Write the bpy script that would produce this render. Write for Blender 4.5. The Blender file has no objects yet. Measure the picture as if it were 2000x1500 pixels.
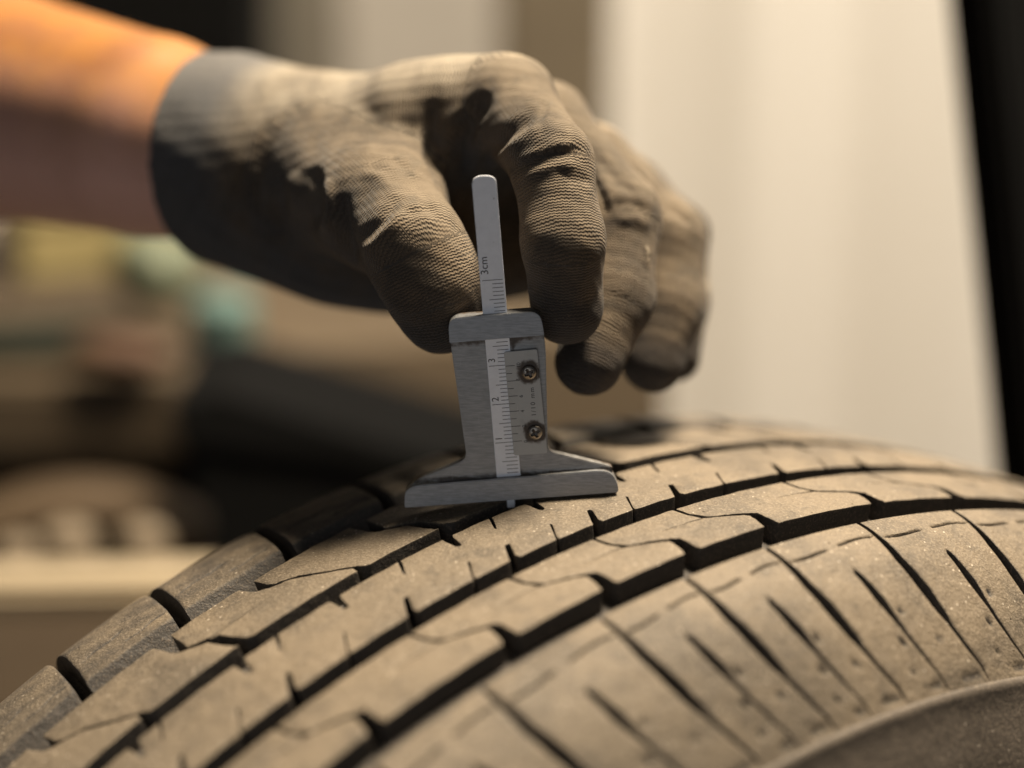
import bpy, bmesh, math, random
import numpy as np
from mathutils import Vector, Matrix
random.seed(7); rng = np.random.default_rng(7)
S = bpy.context.scene; COL = S.collection
# ---------------------------------------------------------------- camera
PITCH = math.atan(0.2153395 / 0.7709944)          # camera looks down about 15.6 degrees
FPX = 4590.0                                       # focal length in pixels of the 2000 px wide frame
CAMZ = 0.853
cp, sp = math.cos(PITCH), math.sin(PITCH)
cam = bpy.data.objects.new('camera', bpy.data.cameras.new('camera')); COL.objects.link(cam)
cam.location = (0, 0, CAMZ); cam.rotation_euler = (math.pi/2 - PITCH, 0, 0)
cam.data.sensor_width = 36; cam.data.lens = FPX*36/2000; cam.data.clip_start = 0.02; cam.data.clip_end = 50
cam.data.dof.use_dof = True; cam.data.dof.focus_distance = 0.594; cam.data.dof.aperture_fstop = 3.1
S.camera = cam
# ---------------------------------------------------------------- world, lamps, exposure
w_ = bpy.data.worlds.new('World'); S.world = w_; w_.use_nodes = True
w_.node_tree.nodes['Background'].inputs[0].default_value = (0.56, 0.58, 0.64, 1)
w_.node_tree.nodes['Background'].inputs[1].default_value = 0.03
def c2w(v):                                        # millimetres in the camera's frame -> metres in the world
    x, y, z = v
    return Vector((x*.001, (y*sp - z*cp)*.001, CAMZ + (y*cp + z*sp)*.001))
def c2w_np(a):
    return np.stack([a[:, 0]*.001, (a[:, 1]*sp - a[:, 2]*cp)*.001, CAMZ + (a[:, 1]*cp + a[:, 2]*sp)*.001], 1)
def PX(px, py, d=0.0):                             # a sighted point, d mm beyond the gauge
    Z = 600.0 + d
    return np.array([(px-1000)/FPX*Z, (750-py)/FPX*Z, -Z])
def area(name, loc, target, size, power, color, size_y=None, spread=180):
    l = bpy.data.lights.new(name, 'AREA'); l.energy = power; l.color = color; l.size = size; l.spread = math.radians(spread)
    if size_y: l.shape = 'RECTANGLE'; l.size_y = size_y
    o = bpy.data.objects.new(name, l); COL.objects.link(o); o.location = loc
    o.rotation_euler = (Vector(target)-Vector(loc)).to_track_quat('-Z', 'Y').to_euler()
TG = (0, .59, .70)
area('key_roof_lamp', (0.32, .83, 1.86), TG, 0.27, 55, (1.0, .85, .64))
area('front_fill_lamp', (-0.25, -1.0, .80), TG, 1.0, 3.2, (.89, .94, 1.0))  # unseen cool fill, added to light the front of the gauge
area('wall_fill_lamp', (.75, 1.45, 2.3), (0.62, 2.05, .5), 0.7, 22, (1.0, .96, .91), None, 110)  # unseen lamp added to brighten the pale background wall
S.view_settings.view_transform = 'Standard'; S.view_settings.look = 'None'
S.view_settings.exposure = 0.0; S.view_settings.gamma = 1.0
S.cycles.max_bounces = 6; S.cycles.use_denoising = True
# ---------------------------------------------------------------- helpers
def tag(o, label=None, cat=None, group=None, kind=None):
    if label: o['label'] = label
    if cat: o['category'] = cat
    if group: o['group'] = group
    if kind: o['kind'] = kind
    return o
def empty(name, loc):
    o = bpy.data.objects.new(name, None); COL.objects.link(o); o.location = loc; o.empty_display_size = .02
    return o
def link(name, me, mat, parent=None, smooth=True):
    o = bpy.data.objects.new(name, me); COL.objects.link(o)
    if mat: me.materials.append(mat)
    if smooth: me.polygons.foreach_set('use_smooth', [True]*len(me.polygons))
    if parent: o.parent = parent
    return o
def mesh(name, V, F, mat, parent=None, attrs=None, smooth=True, angle=None):
    """V already in the parent's frame (metres)."""
    me = bpy.data.meshes.new(name); me.from_pydata([tuple(map(float, v)) for v in V], [], F); me.update()
    for k, vals in (attrs or {}).items():
        vals = np.asarray(vals, np.float32)
        if vals.ndim == 1:
            a = me.attributes.new(k, 'FLOAT', 'POINT'); a.data.foreach_set('value', vals)
        else:
            a = me.attributes.new(k, 'FLOAT_VECTOR', 'POINT'); a.data.foreach_set('vector', vals.ravel())
    o = link(name, me, mat, parent, smooth)
    if angle: sharp(me, angle)
    return o
def sharp(me, angle=35):
    bm = bmesh.new(); bm.from_mesh(me)
    for e in bm.edges:
        if len(e.link_faces) == 2 and e.calc_face_angle(0) > math.radians(angle): e.smooth = False
    bm.to_mesh(me); bm.free()
# node helper
class NT:
    def __init__(s, name):
        s.m = bpy.data.materials.new(name); s.m.use_nodes = True; s.t = s.m.node_tree; s.b = s.t.nodes['Principled BSDF']
    def n(s, typ, props=None, **ins):
        nd = s.t.nodes.new(typ)
        for k, v in (props or {}).items(): setattr(nd, k, v)
        for k, v in ins.items():
            key = int(k[1:]) if k[0] == 'i' and k[1:].isdigit() else k.replace('_', ' ')
            s.put(nd.inputs[key], v)
        return nd
    def put(s, sock, v):
        if isinstance(v, bpy.types.NodeSocket): s.t.links.new(v, sock)
        elif isinstance(v, bpy.types.Node): s.t.links.new(v.outputs[0], sock)
        else:
            if isinstance(v, tuple) and len(v) == 3 and sock.type == 'RGBA': v = v + (1,)
            sock.default_value = v
    def math(s, op, a, b=0.0, c=0.0):
        return s.n('ShaderNodeMath', {'operation': op}, i0=a, i1=b, i2=c).outputs[0]
    def mix(s, f, a, b):
        nd = s.n('ShaderNodeMix', {'data_type': 'RGBA'}); s.put(nd.inputs[0], f); s.put(nd.inputs[6], a); s.put(nd.inputs[7], b)
        return nd.outputs[2]
    def noise(s, vec, scale, detail=3, rough=.55):
        return s.n('ShaderNodeTexNoise', Vector=vec, Scale=scale, Detail=detail, Roughness=rough).outputs[0]
    def ramp(s, f, lo, hi):
        return s.n('ShaderNodeMapRange', {'interpolation_type': 'SMOOTHSTEP'}, i0=f, i1=lo, i2=hi).outputs[0]
    def attr(s, name, out='Fac'):
        return s.n('ShaderNodeAttribute', {'attribute_name': name}).outputs[out]
    def bump(s, h, dist, strength=1.0, normal=None):
        nd = s.n('ShaderNodeBump', Height=h, Distance=dist, Strength=strength)
        if normal: s.put(nd.inputs['Normal'], normal)
        return nd.outputs[0]
    def set(s, **k):
        for a, v in k.items(): s.put(s.b.inputs[a.replace('_', ' ')], v)
        return s.m
    def obj(s): return s.n('ShaderNodeTexCoord').outputs['Object']
def rubber_mat(name, dust=(.178, .140, .097), dirt=(.050, .042, .034), black=(.050, .044, .039)):
    t = NT(name); o = t.obj()
    big = t.ramp(t.noise(o, 34, 5, .66), .44, .64); med = t.noise(o, 160, 5, .65); fine = t.noise(o, 1500, 3, .6)
    huge = t.ramp(t.noise(o, 11, 3, .6), .40, .62); col = t.mix(t.math('MULTIPLY', big, .62), dust, dirt); col = t.mix(t.math('MULTIPLY', huge, .38), col, (.115, .096, .074))
    col = t.mix(t.math('MULTIPLY', t.ramp(med, .50, .74), .62), col, dirt)
    col = t.mix(t.math('MULTIPLY', t.ramp(fine, .45, .72), .45), col, (.36, .29, .21)); col = t.mix(t.math('MULTIPLY', t.ramp(fine, .48, .30), .45), col, (.12, .09, .06))
    v = t.n('ShaderNodeTexVoronoi', Vector=o, Scale=420.0)
    spk = t.math('MULTIPLY', t.ramp(v.outputs['Distance'], .16, .08), t.ramp(t.noise(o, 60, 2), .46, .58))
    col = t.mix(t.math('MULTIPLY', spk, .75), col, (.60, .52, .42))
    pit = t.ramp(t.n('ShaderNodeTexVoronoi', Vector=o, Scale=230.0).outputs['Distance'], .085, .03)
    pit = t.math('MULTIPLY', pit, t.ramp(t.noise(o, 45, 2), .52, .6))
    col = t.mix(t.math('MULTIPLY', pit, .7), col, (.06, .045, .03))
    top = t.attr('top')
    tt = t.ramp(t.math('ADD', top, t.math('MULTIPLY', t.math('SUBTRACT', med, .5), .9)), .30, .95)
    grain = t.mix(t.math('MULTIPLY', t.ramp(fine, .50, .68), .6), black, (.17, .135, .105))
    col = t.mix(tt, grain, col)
    h = t.math('ADD', t.math('MULTIPLY', fine, .7), t.math('MULTIPLY', t.noise(o, 420, 3), .9)); h = t.math('ADD', h, t.math('MULTIPLY', t.noise(o, 130, 2), 1.6))
    h = t.math('SUBTRACT', h, t.math('MULTIPLY', pit, 1.2))
    return t.set(Base_Color=col, Roughness=t.math('ADD', .56, t.math('MULTIPLY', fine, .22)), Specular_IOR_Level=.38, Normal=t.bump(h, .00042, .9 if 'side' not in name else .4))
M_RUB = rubber_mat('dusty_rubber')
M_SIDE = rubber_mat('sidewall_rubber', (.12, .10, .083), (.075, .063, .053))
def plain(name, col, rough=.6, metal=0.0, vary=.25, scale=20):
    t = NT(name); t.set(Specular_IOR_Level=.5 if max(col) > .05 or metal else .08); n = t.noise(t.obj(), scale, 4)
    dark = tuple(c*(1-vary) for c in col)
    return t.set(Base_Color=t.mix(n, dark, tuple(min(1, c*(1+vary)) for c in col)), Roughness=rough, Metallic=metal, Normal=t.bump(n, .001, .2))
# ================================================================ TYRE
CW = Vector((72.43391, -355.67576, -668.51593)); AX = Vector((0.5993299, -0.2153396, 0.7709944))
CWn = np.array(CW); AXn = np.array(AX)
UU = np.cross([0, 1, 0], AXn); UU /= np.linalg.norm(UU); VV = np.cross(AXn, UU)
R0, KC, W0 = 333.79, 0.0012998, -47.97
MMD = 5.826                                         # millimetres per degree
B0 = R0-KC*W0*W0; S0 = 2*KC*W0
def prof(x):
    x = np.asarray(x, float); b = R0-KC*(x-W0)**2
    xp = np.clip(x, 0, None); t = np.clip(-92-x, 0, None)
    return np.where(x > 0, B0+S0*xp-27.7*(xp/37)**2.2, np.where(x < -92, 331.27-.05*t-22*(t/50)**4, b))
ROOT = c2w(CWn - np.array([0, 331*cp, 331*sp])); TY = empty('car_tyre', ROOT)
tag(TY, 'dusty worn car tyre standing upright in the foreground, the depth gauge resting on its tread', 'tyre')
RT = np.array(ROOT)
def tmap(w, th, h):                                 # (axial mm, degrees, height mm) -> local metres
    w = np.asarray(w, float); th = np.radians(th); r = prof(w)
    dr = (prof(w+.05)-prof(w-.05))/.1               # surface normal in the (w, r) plane
    nl = np.sqrt(1+dr*dr); ww = w-dr/nl*h; rr = r+h/nl
    P = CWn+ww[:, None]*AXn+rr[:, None]*(np.sin(th)[:, None]*UU+np.cos(th)[:, None]*VV)
    return c2w_np(P)-RT
def poly_block(name, out, parent=TY, depth=6.4, inset=.21, stepy=3.0, stepx=5.0, collect=None):
    """out: (w, degrees) outline."""
    pts = [(w, th*MMD) for w, th in out]
    if sum(a[0]*b[1]-b[0]*a[1] for a, b in zip(pts, pts[1:]+pts[:1])) < 0: pts = pts[::-1]
    # round the corners a little
    rp = []
    n = len(pts)
    for i in range(n):
        p, a, b = Vector(pts[i]), Vector(pts[i-1]), Vector(pts[(i+1) % n])
        la, lb = (a-p).length, (b-p).length; r = min(.34, la*.35, lb*.35)
        if r < .05: rp.append(tuple(p)); continue
        p1 = p+(a-p)/la*r; p2 = p+(b-p)/lb*r; rp += [tuple(p1), tuple(p*.5+(p1+p2)*.25), tuple(p2)]
    bm = bmesh.new(); vs = [bm.verts.new((x, y, 0)) for x, y in rp]; f = bm.faces.new(vs)
    bmesh.ops.inset_individual(bm, faces=[f], thickness=inset, depth=0, use_even_offset=True)
    bmesh.ops.inset_individual(bm, faces=[f], thickness=inset*.9, depth=0, use_even_offset=True)
    inner = set(f.verts)
    for v in bm.verts:
        if v not in inner: v.co.z = -.07
    for v in vs: v.co.z = -.33
    ys = [p[1] for p in rp]; xs = [p[0] for p in rp]
    y = math.ceil(min(ys)/stepy)*stepy+.013
    while y < max(ys):
        bmesh.ops.bisect_plane(bm, geom=bm.verts[:]+bm.edges[:]+bm.faces[:], plane_co=(0, y, 0), plane_no=(0, 1, 0)); y += stepy
    x = min(xs)+stepx
    while x < max(xs)-.5:
        bmesh.ops.bisect_plane(bm, geom=bm.verts[:]+bm.edges[:]+bm.faces[:], plane_co=(x, 0, 0), plane_no=(1, 0, 0)); x += stepx
    for z in (-.9, -depth):
        be = [e for e in bm.edges if e.is_boundary]
        r = bmesh.ops.extrude_edge_only(bm, edges=be)
        for g in r['geom']:
            if isinstance(g, bmesh.types.BMVert): g.co.z = z
    bmesh.ops.recalc_face_normals(bm, faces=bm.faces[:])
    bm.verts.ensure_lookup_table()
    co = np.array([v.co[:] for v in bm.verts]); F = [[v.index for v in f.verts] for f in bm.faces]
    bm.verts.index_update(); F = [[v.index for v in f.verts] for f in bm.faces]
    up = sum(f.normal.z*f.calc_area() for f in bm.faces)
    if up < 0: F = [g[::-1] for g in F]
    bm.free()
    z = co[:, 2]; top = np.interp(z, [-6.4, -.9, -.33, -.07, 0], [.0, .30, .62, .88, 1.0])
    jit = .10*np.sin(co[:, 0]*3.1+co[:, 1]*1.7)*np.sin(co[:, 1]*.9)*(z > -.5)
    V = tmap(co[:, 0], co[:, 1]/MMD, z+jit)
    # the mesh frame (w, y, h) and (axis, theta, radius) have the same handedness as mapped below
    if collect is not None:
        k = collect['n']; collect['V'].append(V); collect['F'] += [[i+k for i in g] for g in F]; collect['t'].append(top); collect['n'] += len(V); return
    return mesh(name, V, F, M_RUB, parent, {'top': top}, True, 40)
AVG = 5.45
def extend(lst, lo, hi):
    l = sorted(lst, reverse=True)
    while l[0] < hi: l.insert(0, l[0]+AVG)
    while l[-1] > lo: l.append(l[-1]-AVG)
    return l
LO, HI = -50, 24
FARC = {'V': [], 'F': [], 't': [], 'n': 0}
def path(sep, th0, side):                           # side +1: towards larger angle
    return [(w, th0+d+side*hw/MMD) for w, d, hw in sep]
SEP_A = [(-8.5, -.05, 2.5), (-9.8, -.03, 2.15), (-12.5, .02, 1.75), (-15.6, .04, 1.5), (-17, -.3, 1.3), (-19, -1.1, 1.35), (-20.6, -1.9, 1.0), (-24.5, -2.3, .52), (-29.4, -2.45, .6)]
def blockA(t0, t1, seed):
    # right boundary at t0 (larger angle), left boundary at t1
    r = path(SEP_A, t0, -1); l = path(SEP_A, t1, 1)
    i = 6
    slit = [(-20.75, r[i][1]-.03), (-21.3, t0-4.3+seed*.5), (-21.45, t0-4.3+seed*.5), (-21.1, r[i][1]-.03)]
    return r[:i+1]+slit+r[i+1:]+l[::-1]
SEP_CW = [(-66.3, .0, 2.3), (-67.6, -.25, 1.9), (-71, -.45, 1.8), (-76.4, -.7, 1.7), (-77.9, -1.1, 1.4), (-80.6, -1.85, 1.2), (-83, -1.9, 2.0), (-91.2, -1.95, 2.8)]
SEP_CT = [(-66.3, .03, 1.5), (-67.4, -.05, 1.2), (-68.8, -.1, .6), (-74, -1.0, .7), (-80.4, -2.0, .8), (-83.2, -3.0, 1.3), (-85, -3.3, 1.9), (-91.2, -3.5, 2.4)]
def blockC(t0, t1, k0, k1):
    a = SEP_CW if k0 else SEP_CT; b = SEP_CW if k1 else SEP_CT
    r = path(a, t0, -1); l = path(b, t1, 1)
    if k1:
        i = 4
        slit = [(-77.4, l[i][1]+.02), (-77.75, t1+1.6), (-77.9, t1+1.6), (-77.95, l[i][1]+.12)]
        l = l[:i]+slit+l[i+1:]
    return r+l[::-1]
thA = extend([-31.0, -24.2, -19.05, -14.55, -10.06, -3.6, 1.67], -190, 165)
thC = extend([-36.0, -30.75, -24.7, -20.15, -15.2, -10.4, -5.0], -190, 165)
for i in range(len(thA)-1):
    a, b = thA[i], thA[i+1]; vis = b > LO and a < HI
    poly_block('tread_block', blockA(a, b, rng.random()), stepy=3 if vis else 8, stepx=5 if vis else 30, collect=None if vis else FARC)
iT = thC.index(-24.7)
for i in range(len(thC)-1):
    a, b = thC[i], thC[i+1]; vis = b > LO and a < HI
    poly_block('tread_block', blockC(a, b, (i-iT) % 2, (i+1-iT) % 2), stepy=3 if vis else 8, stepx=5 if vis else 30, collect=None if vis else FARC)
# centre rib, one unbroken band with notches and sipes
def notch(edge, tip, th, dth, hw0, hw1, flare=True):
    """points in order of falling angle along the given edge"""
    s = 1 if tip < edge else -1
    mid = edge+(tip-edge)*.2
    o = [(edge, th+(hw0*1.5 if flare else hw0)/MMD), (mid, th+(hw0)/MMD+dth*.2*.6), (tip+.5*s, th+hw1/MMD+dth), (tip, th+hw1*.5/MMD+dth), (tip, th-hw1*.5/MMD+dth), (tip+.5*s, th-hw1/MMD+dth), (mid, th-hw0*.9/MMD+dth*.2), (edge, th-hw0/MMD)]
    return o
nB = extend([-31.8, -25.75, -20.4, -15.9, -11.3, -5.1, .2, 5.96], -190, 170)
nS = extend([-28.96, -22.48, -18.05, -13.83, -8.6, -2.26, 2.87], -190, 170)
fB = extend([-31.87, -26.9, -20.95, -16.42, -11.8, -6.74, -.4, 5.5], -190, 170)
fS = extend([-35.95, -29.9, -23.46, -18.57, -14.0, -9.38, -2.6, 2.9], -190, 170)
def rib(lo, hi, name, collect=None, **k):
    near = [notch(-35.9, -43.8, t, .62, 1.25, .8) for t in nB if lo+1.2 < t < hi-1.2]+[notch(-35.9, -44.3, t, .72, .42, .38, False) for t in nS if lo+1.2 < t < hi-1.2]
    far = [notch(-60, -53.1, t, -.12, 1.35, .85) for t in fB if lo+1.2 < t < hi-1.2]+[notch(-60, -53.2, t, -.5, .42, .36, False) for t in fS if lo+1.2 < t < hi-1.2]
    near.sort(key=lambda q: -q[0][1]); far.sort(key=lambda q: -q[0][1])
    out = [(-35.9, hi)]+[p for q in near for p in q]+[(-35.9, lo), (-60, lo)]+[p for q in far[::-1] for p in q[::-1]]+[(-60, hi)]
    return poly_block(name, out, collect=collect, **k)
rib(LO, HI, 'centre_rib')
for a in range(24, 309, 19): rib(a, a+19, '', FARC, stepy=8, stepx=30)
# shoulders: structured strips
def strip(name, rows, th0, th1, dcurve, gap, sub=None, extra=None, ncol=14, collect=None, sgn=1):
    """rows: (w, h); th0 > th1 ; gap(w)->(half width, depth); sub(w)->(half width, depth)"""
    V, Tt = [], []; cols = None; Wd, Th, Hh = [], [], []
    for (w, h, tp) in rows:
        g, dp = gap(w); L = (th0-th1)*MMD; c = dcurve(w)
        xs = [0, g*.55, g*.9, g+.10, g+.45]; hs = [-dp, -dp*.97, -dp*.55 if dp > 1 else -dp*.5, -.18*min(1, dp), 0]
        ts = [0, 0, .05, .55, 1]
        if dp < 2: ts = [1-(1-t)*dp/2 for t in ts]
        a, b = g+.45, L-g-.45
        if sub:
            sg, sd = sub(w); m = L*.5
            n1 = ncol//2
            for j in range(1, n1): xs.append(a+(m-sg-.4-a)*j/n1); hs.append(0); ts.append(1)
            f = min(1, sd/2)
            for q, hh, t in ((-sg-.4, 0, 1), (-sg-.05, -.15*f, 1-.45*f), (-sg*.75, -sd*.6, 1-.95*f), (0, -sd, 1-f), (sg*.75, -sd*.6, 1-.95*f), (sg+.05, -.15*f, 1-.45*f), (sg+.4, 0, 1)):
                xs.append(m+q); hs.append(hh); ts.append(t)
            for j in range(1, n1): xs.append(m+sg+.4+(b-m-sg-.4)*j/n1); hs.append(0); ts.append(1)
        else:
            for j in range(1, ncol): xs.append(a+(b-a)*j/ncol); hs.append(0); ts.append(1)
        tail = [0, g*.55, g*.9, g+.10, g+.45]
        xs += [L-x for x in tail[::-1]]
        hs += [0, -.18*min(1, dp), -dp*.55 if dp > 1 else -dp*.5, -dp*.97, -dp]
        te = [1, .55, .05, 0, 0]
        if dp < 2: te = [1-(1-t)*dp/2 for t in te]
        ts += te
        th = th0-np.array(xs)/MMD+c; hh = np.array(hs)
        base = h
        hh = np.where(base < -.3, np.minimum(hh, 0)+0*hh, hh)
        tot = np.where(base < 0, np.minimum(base, hh), hh)
        ex = np.zeros(len(xs))
        if extra is not None and h >= 0: ex = extra(w, np.array(xs), L)
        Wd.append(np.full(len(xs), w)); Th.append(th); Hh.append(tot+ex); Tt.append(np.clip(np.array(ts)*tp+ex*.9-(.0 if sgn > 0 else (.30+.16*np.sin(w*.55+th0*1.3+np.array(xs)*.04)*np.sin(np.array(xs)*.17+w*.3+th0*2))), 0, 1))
    nr, nc = len(rows), len(Wd[0]); W_, T_, H_ = map(np.concatenate, (Wd, Th, Hh))
    V = tmap(W_, T_, H_); F = []
    for i in range(nr-1):
        for j in range(nc-1):
            q = [i*nc+j, (i+1)*nc+j, (i+1)*nc+j+1, i*nc+j+1]
            F.append(q if sgn > 0 else q[::-1])
    tt = np.concatenate(Tt)
    if collect is not None:
        k = collect['n']; collect['V'].append(V); collect['F'] += [[i+k for i in g] for g in F]; collect['t'].append(tt); collect['n'] += len(V); return
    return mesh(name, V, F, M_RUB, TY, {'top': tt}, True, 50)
ip = lambda xs, ys: (lambda w: float(np.interp(w, xs, ys)))
s_cur = ip([0, 8, 15, 20.6, 25, 29, 32.5, 35, 38], [0, 0, .08, .38, .68, 1.08, 1.6, 2.1, 2.4])
s_gw = ip([0, 6, 14, 22, 26.5, 28.5, 37], [.55, .65, 1.25, 1.75, 1.35, .6, .3]); s_gd = ip([0, 20, 28, 33, 36.5, 37.5], [5.8, 5.2, 3.4, 1.3, .3, 0])
s_sw = ip([14.5, 15.5, 22, 27, 37], [.15, .8, 1.45, .6, .3]); s_sd = ip([14.5, 16, 22, 27, 33, 36.5, 37.5], [0, 4, 4.6, 2.4, 1.2, .3, 0])
def s_extra(w, x, L):
    o = np.zeros(len(x)); hp = L/2
    for m, sg in ((x, -1), (L-x, 1)):              # the wavy sipe crossing each lateral groove
        d = m/hp
        wc = 7.4+sg*(.9*d+.7*np.sin(d*5.0)*.8)
        o -= 1.2*np.exp(-((w-wc)/.28)**2)*(d < .86)*(d > .10)
    for (wx, fx, r) in ((24.6, .39, .85), (29.2, .60, .9), (30.2, .22, .75), (33.5, .74, .55)):
        o -= .95*np.exp(-(((w-wx)/r)**2+((x-fx*L)/(r*.8))**2)**1.5)
    o -= .7*np.exp(-((w-36.0)/.35)**2)*((x > L*.05)*(x < L*.28)+(x > L*.55)*(x < L*.68))
    return o
rowsS = [(.3, -6.4, 0), (.3, -.9, .1), (.3, -.2, .6), (.55, 0, 1)]+[(w, 0, 1) for w in list(np.arange(1.2, 5, .9))+list(np.arange(5, 10.4, .3))+list(np.arange(11, 23.5, .9))+list(np.arange(23.6, 37.6, .45))]
thS = extend([-27.0, -20.9, -16.4, -11.9, -6.4, -.4], -190, 165)
for i in range(len(thS)-1):
    a, b = thS[i], thS[i+1]; vis = b > LO+8 and a < HI
    strip('shoulder_block', rowsS if vis else rowsS[::3], a, b, s_cur, lambda w: (s_gw(w), s_gd(w)), lambda w: (s_sw(w), s_sd(w)), s_extra if vis else None, 26 if vis else 6, None if vis else FARC, sgn=1)
d_cur = ip([-140, -118, -104, -94], [.9, .75, .4, 0]); d_gw = ip([-140, -125, -97, -93], [1.6, 1.8, 1.8, 2.2]); d_gd = ip([-140, -128, -120, -96], [1, 4, 6, 6.4])
def d_extra(w, x, L):
    o = np.zeros(len(x))
    for wc, a, b, p in ((-102.5, .10, .50, .4), (-108.5, .45, .88, 2.)):
        f = x/L
        o -= .6*np.exp(-((w-wc-1.6*(f-.5)-.35*np.sin(f*21+p))/.3)**2)*(f > a)*(f < b)
    return o
rowsD = [(-92.4, -6.4, 0), (-93.6, -4.8, .25), (-97.7, -.9, .42), (-98.1, -.3, .75), (-98.6, 0, 1)]+[(w, 0, 1) for w in list(np.arange(-99.2, -116, -.45))+list(np.arange(-116, -143, -2.0))]
thD = extend([-42.2, -36.6, -31.25, -25.4, -19.9, -14.6, -9.9, -4.2], -190, 165)
for i in range(len(thD)-1):
    a, b = thD[i], thD[i+1]; vis = b > LO and a < HI
    strip('far_shoulder_block', rowsD if vis else rowsD[::3], a, b, d_cur, lambda w: (d_gw(w), d_gd(w)), None, d_extra if vis else None, 26 if vis else 6, None if vis else FARC, sgn=-1)
fm = mesh('tread_round_the_back', np.concatenate(FARC['V']), FARC['F'], M_RUB, TY, {'top': np.concatenate(FARC['t'])}, True)
fm.name = 'tread_pattern'; fm['kind'] = 'stuff'
# carcass and sidewalls, turned on a lathe
def lathe(name, pr, mat, top=0.0, n=360, flip=False):
    th = np.linspace(0, 2*np.pi, n, endpoint=False); V = []
    for w, r in pr:
        V.append(CWn+w*AXn+r*(np.sin(th)[:, None]*UU+np.cos(th)[:, None]*VV))
    V = c2w_np(np.concatenate(V))-RT; F = []
    for i in range(len(pr)-1):
        for j in range(n):
            q = [i*n+j, (i+1)*n+j, (i+1)*n+(j+1) % n, i*n+(j+1) % n]; F.append(q if not flip else q[::-1])
    tv = np.repeat(np.full(len(pr), top), n) if np.isscalar(top) else np.repeat(top, n)
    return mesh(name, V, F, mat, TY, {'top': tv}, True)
ws = np.linspace(-98, 1.5, 40); lathe('carcass', [(w, float(prof(min(w, 0)))-6.2) for w in ws], M_RUB, .05)
re_ = float(prof(37.0))
side = [(36.2, re_+.2), (37.2, re_-.2), (37.8, re_-.6), (38.3, re_-1.3), (38.5, re_-2.4), (38.7, re_-4), (39.8, re_-8), (42.3, re_-16), (44.8, re_-26), (46.2, re_-38), (46, re_-50), (43.5, re_-62), (39, re_-74), (34, re_-84), (31.5, re_-90), (28, re_-93), (22, re_-93), (20, re_-86), (26, re_-76), (36, re_-56), (39, re_-38), (35, re_-20), (20, re_+5), (0, 316), (-48, 322), (-92, 318)]
lathe('sidewall', side, M_SIDE, 1.0)
far = [(-140, float(prof(-140.))-.3), (-144, 286), (-146, 262), (-142, 240), (-134, 215), (-126, 207), (-120, 207), (-128, 225), (-136, 250), (-132, 280), (-118, 305), (-92, 318)]
lathe('inner_sidewall', far, M_SIDE, .8, flip=True)
# ================================================================ DEPTH GAUGE
TILT = math.radians(14)
GO = PX(1000, 985, 2.0)                             # contact point
GX = np.array([1., 0, 0]); GY = np.array([0, math.cos(TILT), math.sin(TILT)]); GZ = np.cross(GX, GY)
def G(px, py, z=0.0):                               # sighting -> gauge plane coordinates at height z
    d = np.array([(px-1000)/FPX, (750-py)/FPX, -1.0]); o = GO+GZ*z
    t = (o@GZ)/(d@GZ); q = d*t-GO
    return (q@GX, q@GY)
gw = c2w(GO); GE = empty('depth_gauge', gw)
tag(GE, 'small steel tread depth gauge with a sliding ruler standing on the tyre tread', 'depth gauge')
gm = Matrix((c2w(GO+GX*1000)-gw, c2w(GO+GY*1000)-gw, c2w(GO+GZ*1000)-gw)).transposed()   # columns = axes
GE.matrix_world = Matrix.Translation(gw) @ gm.to_4x4()
def steel(name, col, rough, sx, sy, grime=.5, metal=1.0, bmp=.35):
    t = NT(name); o = t.obj()
    mp = t.n('ShaderNodeMapping', Vector=o); mp.inputs['Scale'].default_value = (sx, sy, 400)
    br = t.noise(mp.outputs[0], 1.0, 6, .7)
    blot = t.noise(o, 130, 5, .65); c = t.mix(t.ramp(br, .3, .7), tuple(x*.74 for x in col), tuple(min(1, x*1.2) for x in col)) if metal > .5 else t.mix(t.ramp(br, .3, .7), tuple(x*.93 for x in col), col)
    c = t.mix(t.math('MULTIPLY', t.ramp(blot, .5, .75), grime), c, (.06, .048, .036))
    g = t.attr('grime'); gn = t.ramp(t.math('ADD', g, t.math('MULTIPLY', t.math('SUBTRACT', t.noise(o, 700, 4), .5), .8)), .35, .8)
    c = t.mix(gn, c, (.055, .036, .022))
    mt = t.math('MULTIPLY', t.math('SUBTRACT', 1.0, gn), metal)
    # fine scratches
    mp2 = t.n('ShaderNodeMapping', Vector=o); mp2.inputs['Rotation'].default_value = (0, 0, 1.0); mp2.inputs['Scale'].default_value = (3500, 90, 400)
    scr = t.ramp(t.noise(mp2.outputs[0], 1.0, 2), .70, .76)
    c = t.mix(t.math('MULTIPLY', scr, .5), c, tuple(min(1, x*1.8) for x in col))
    return t.set(Base_Color=c, Metallic=mt, Roughness=t.math('ADD', rough, t.math('MULTIPLY', br, .18)), Normal=t.bump(br, .00008, bmp))
M_BODY = steel('brushed_steel', (.25, .245, .24), .38, 260, 2300, .20, .75)
M_BAR = steel('ground_steel', (.255, .26, .27), .40, 260, 2300, .16, .8)
M_RULE = steel('satin_chrome', (.92, .94, 1.0), .6, 500, 500, .05, .08, .12)
M_VERN = steel('worn_chrome', (.43, .43, .42), .45, 500, 700, .2, .3, .2)
M_SCREW = steel('old_screw_steel', (.40, .36, .31), .30, 900, 900, .5)
M_INK = plain('engraving_ink', (.045, .04, .045), .7)
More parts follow.
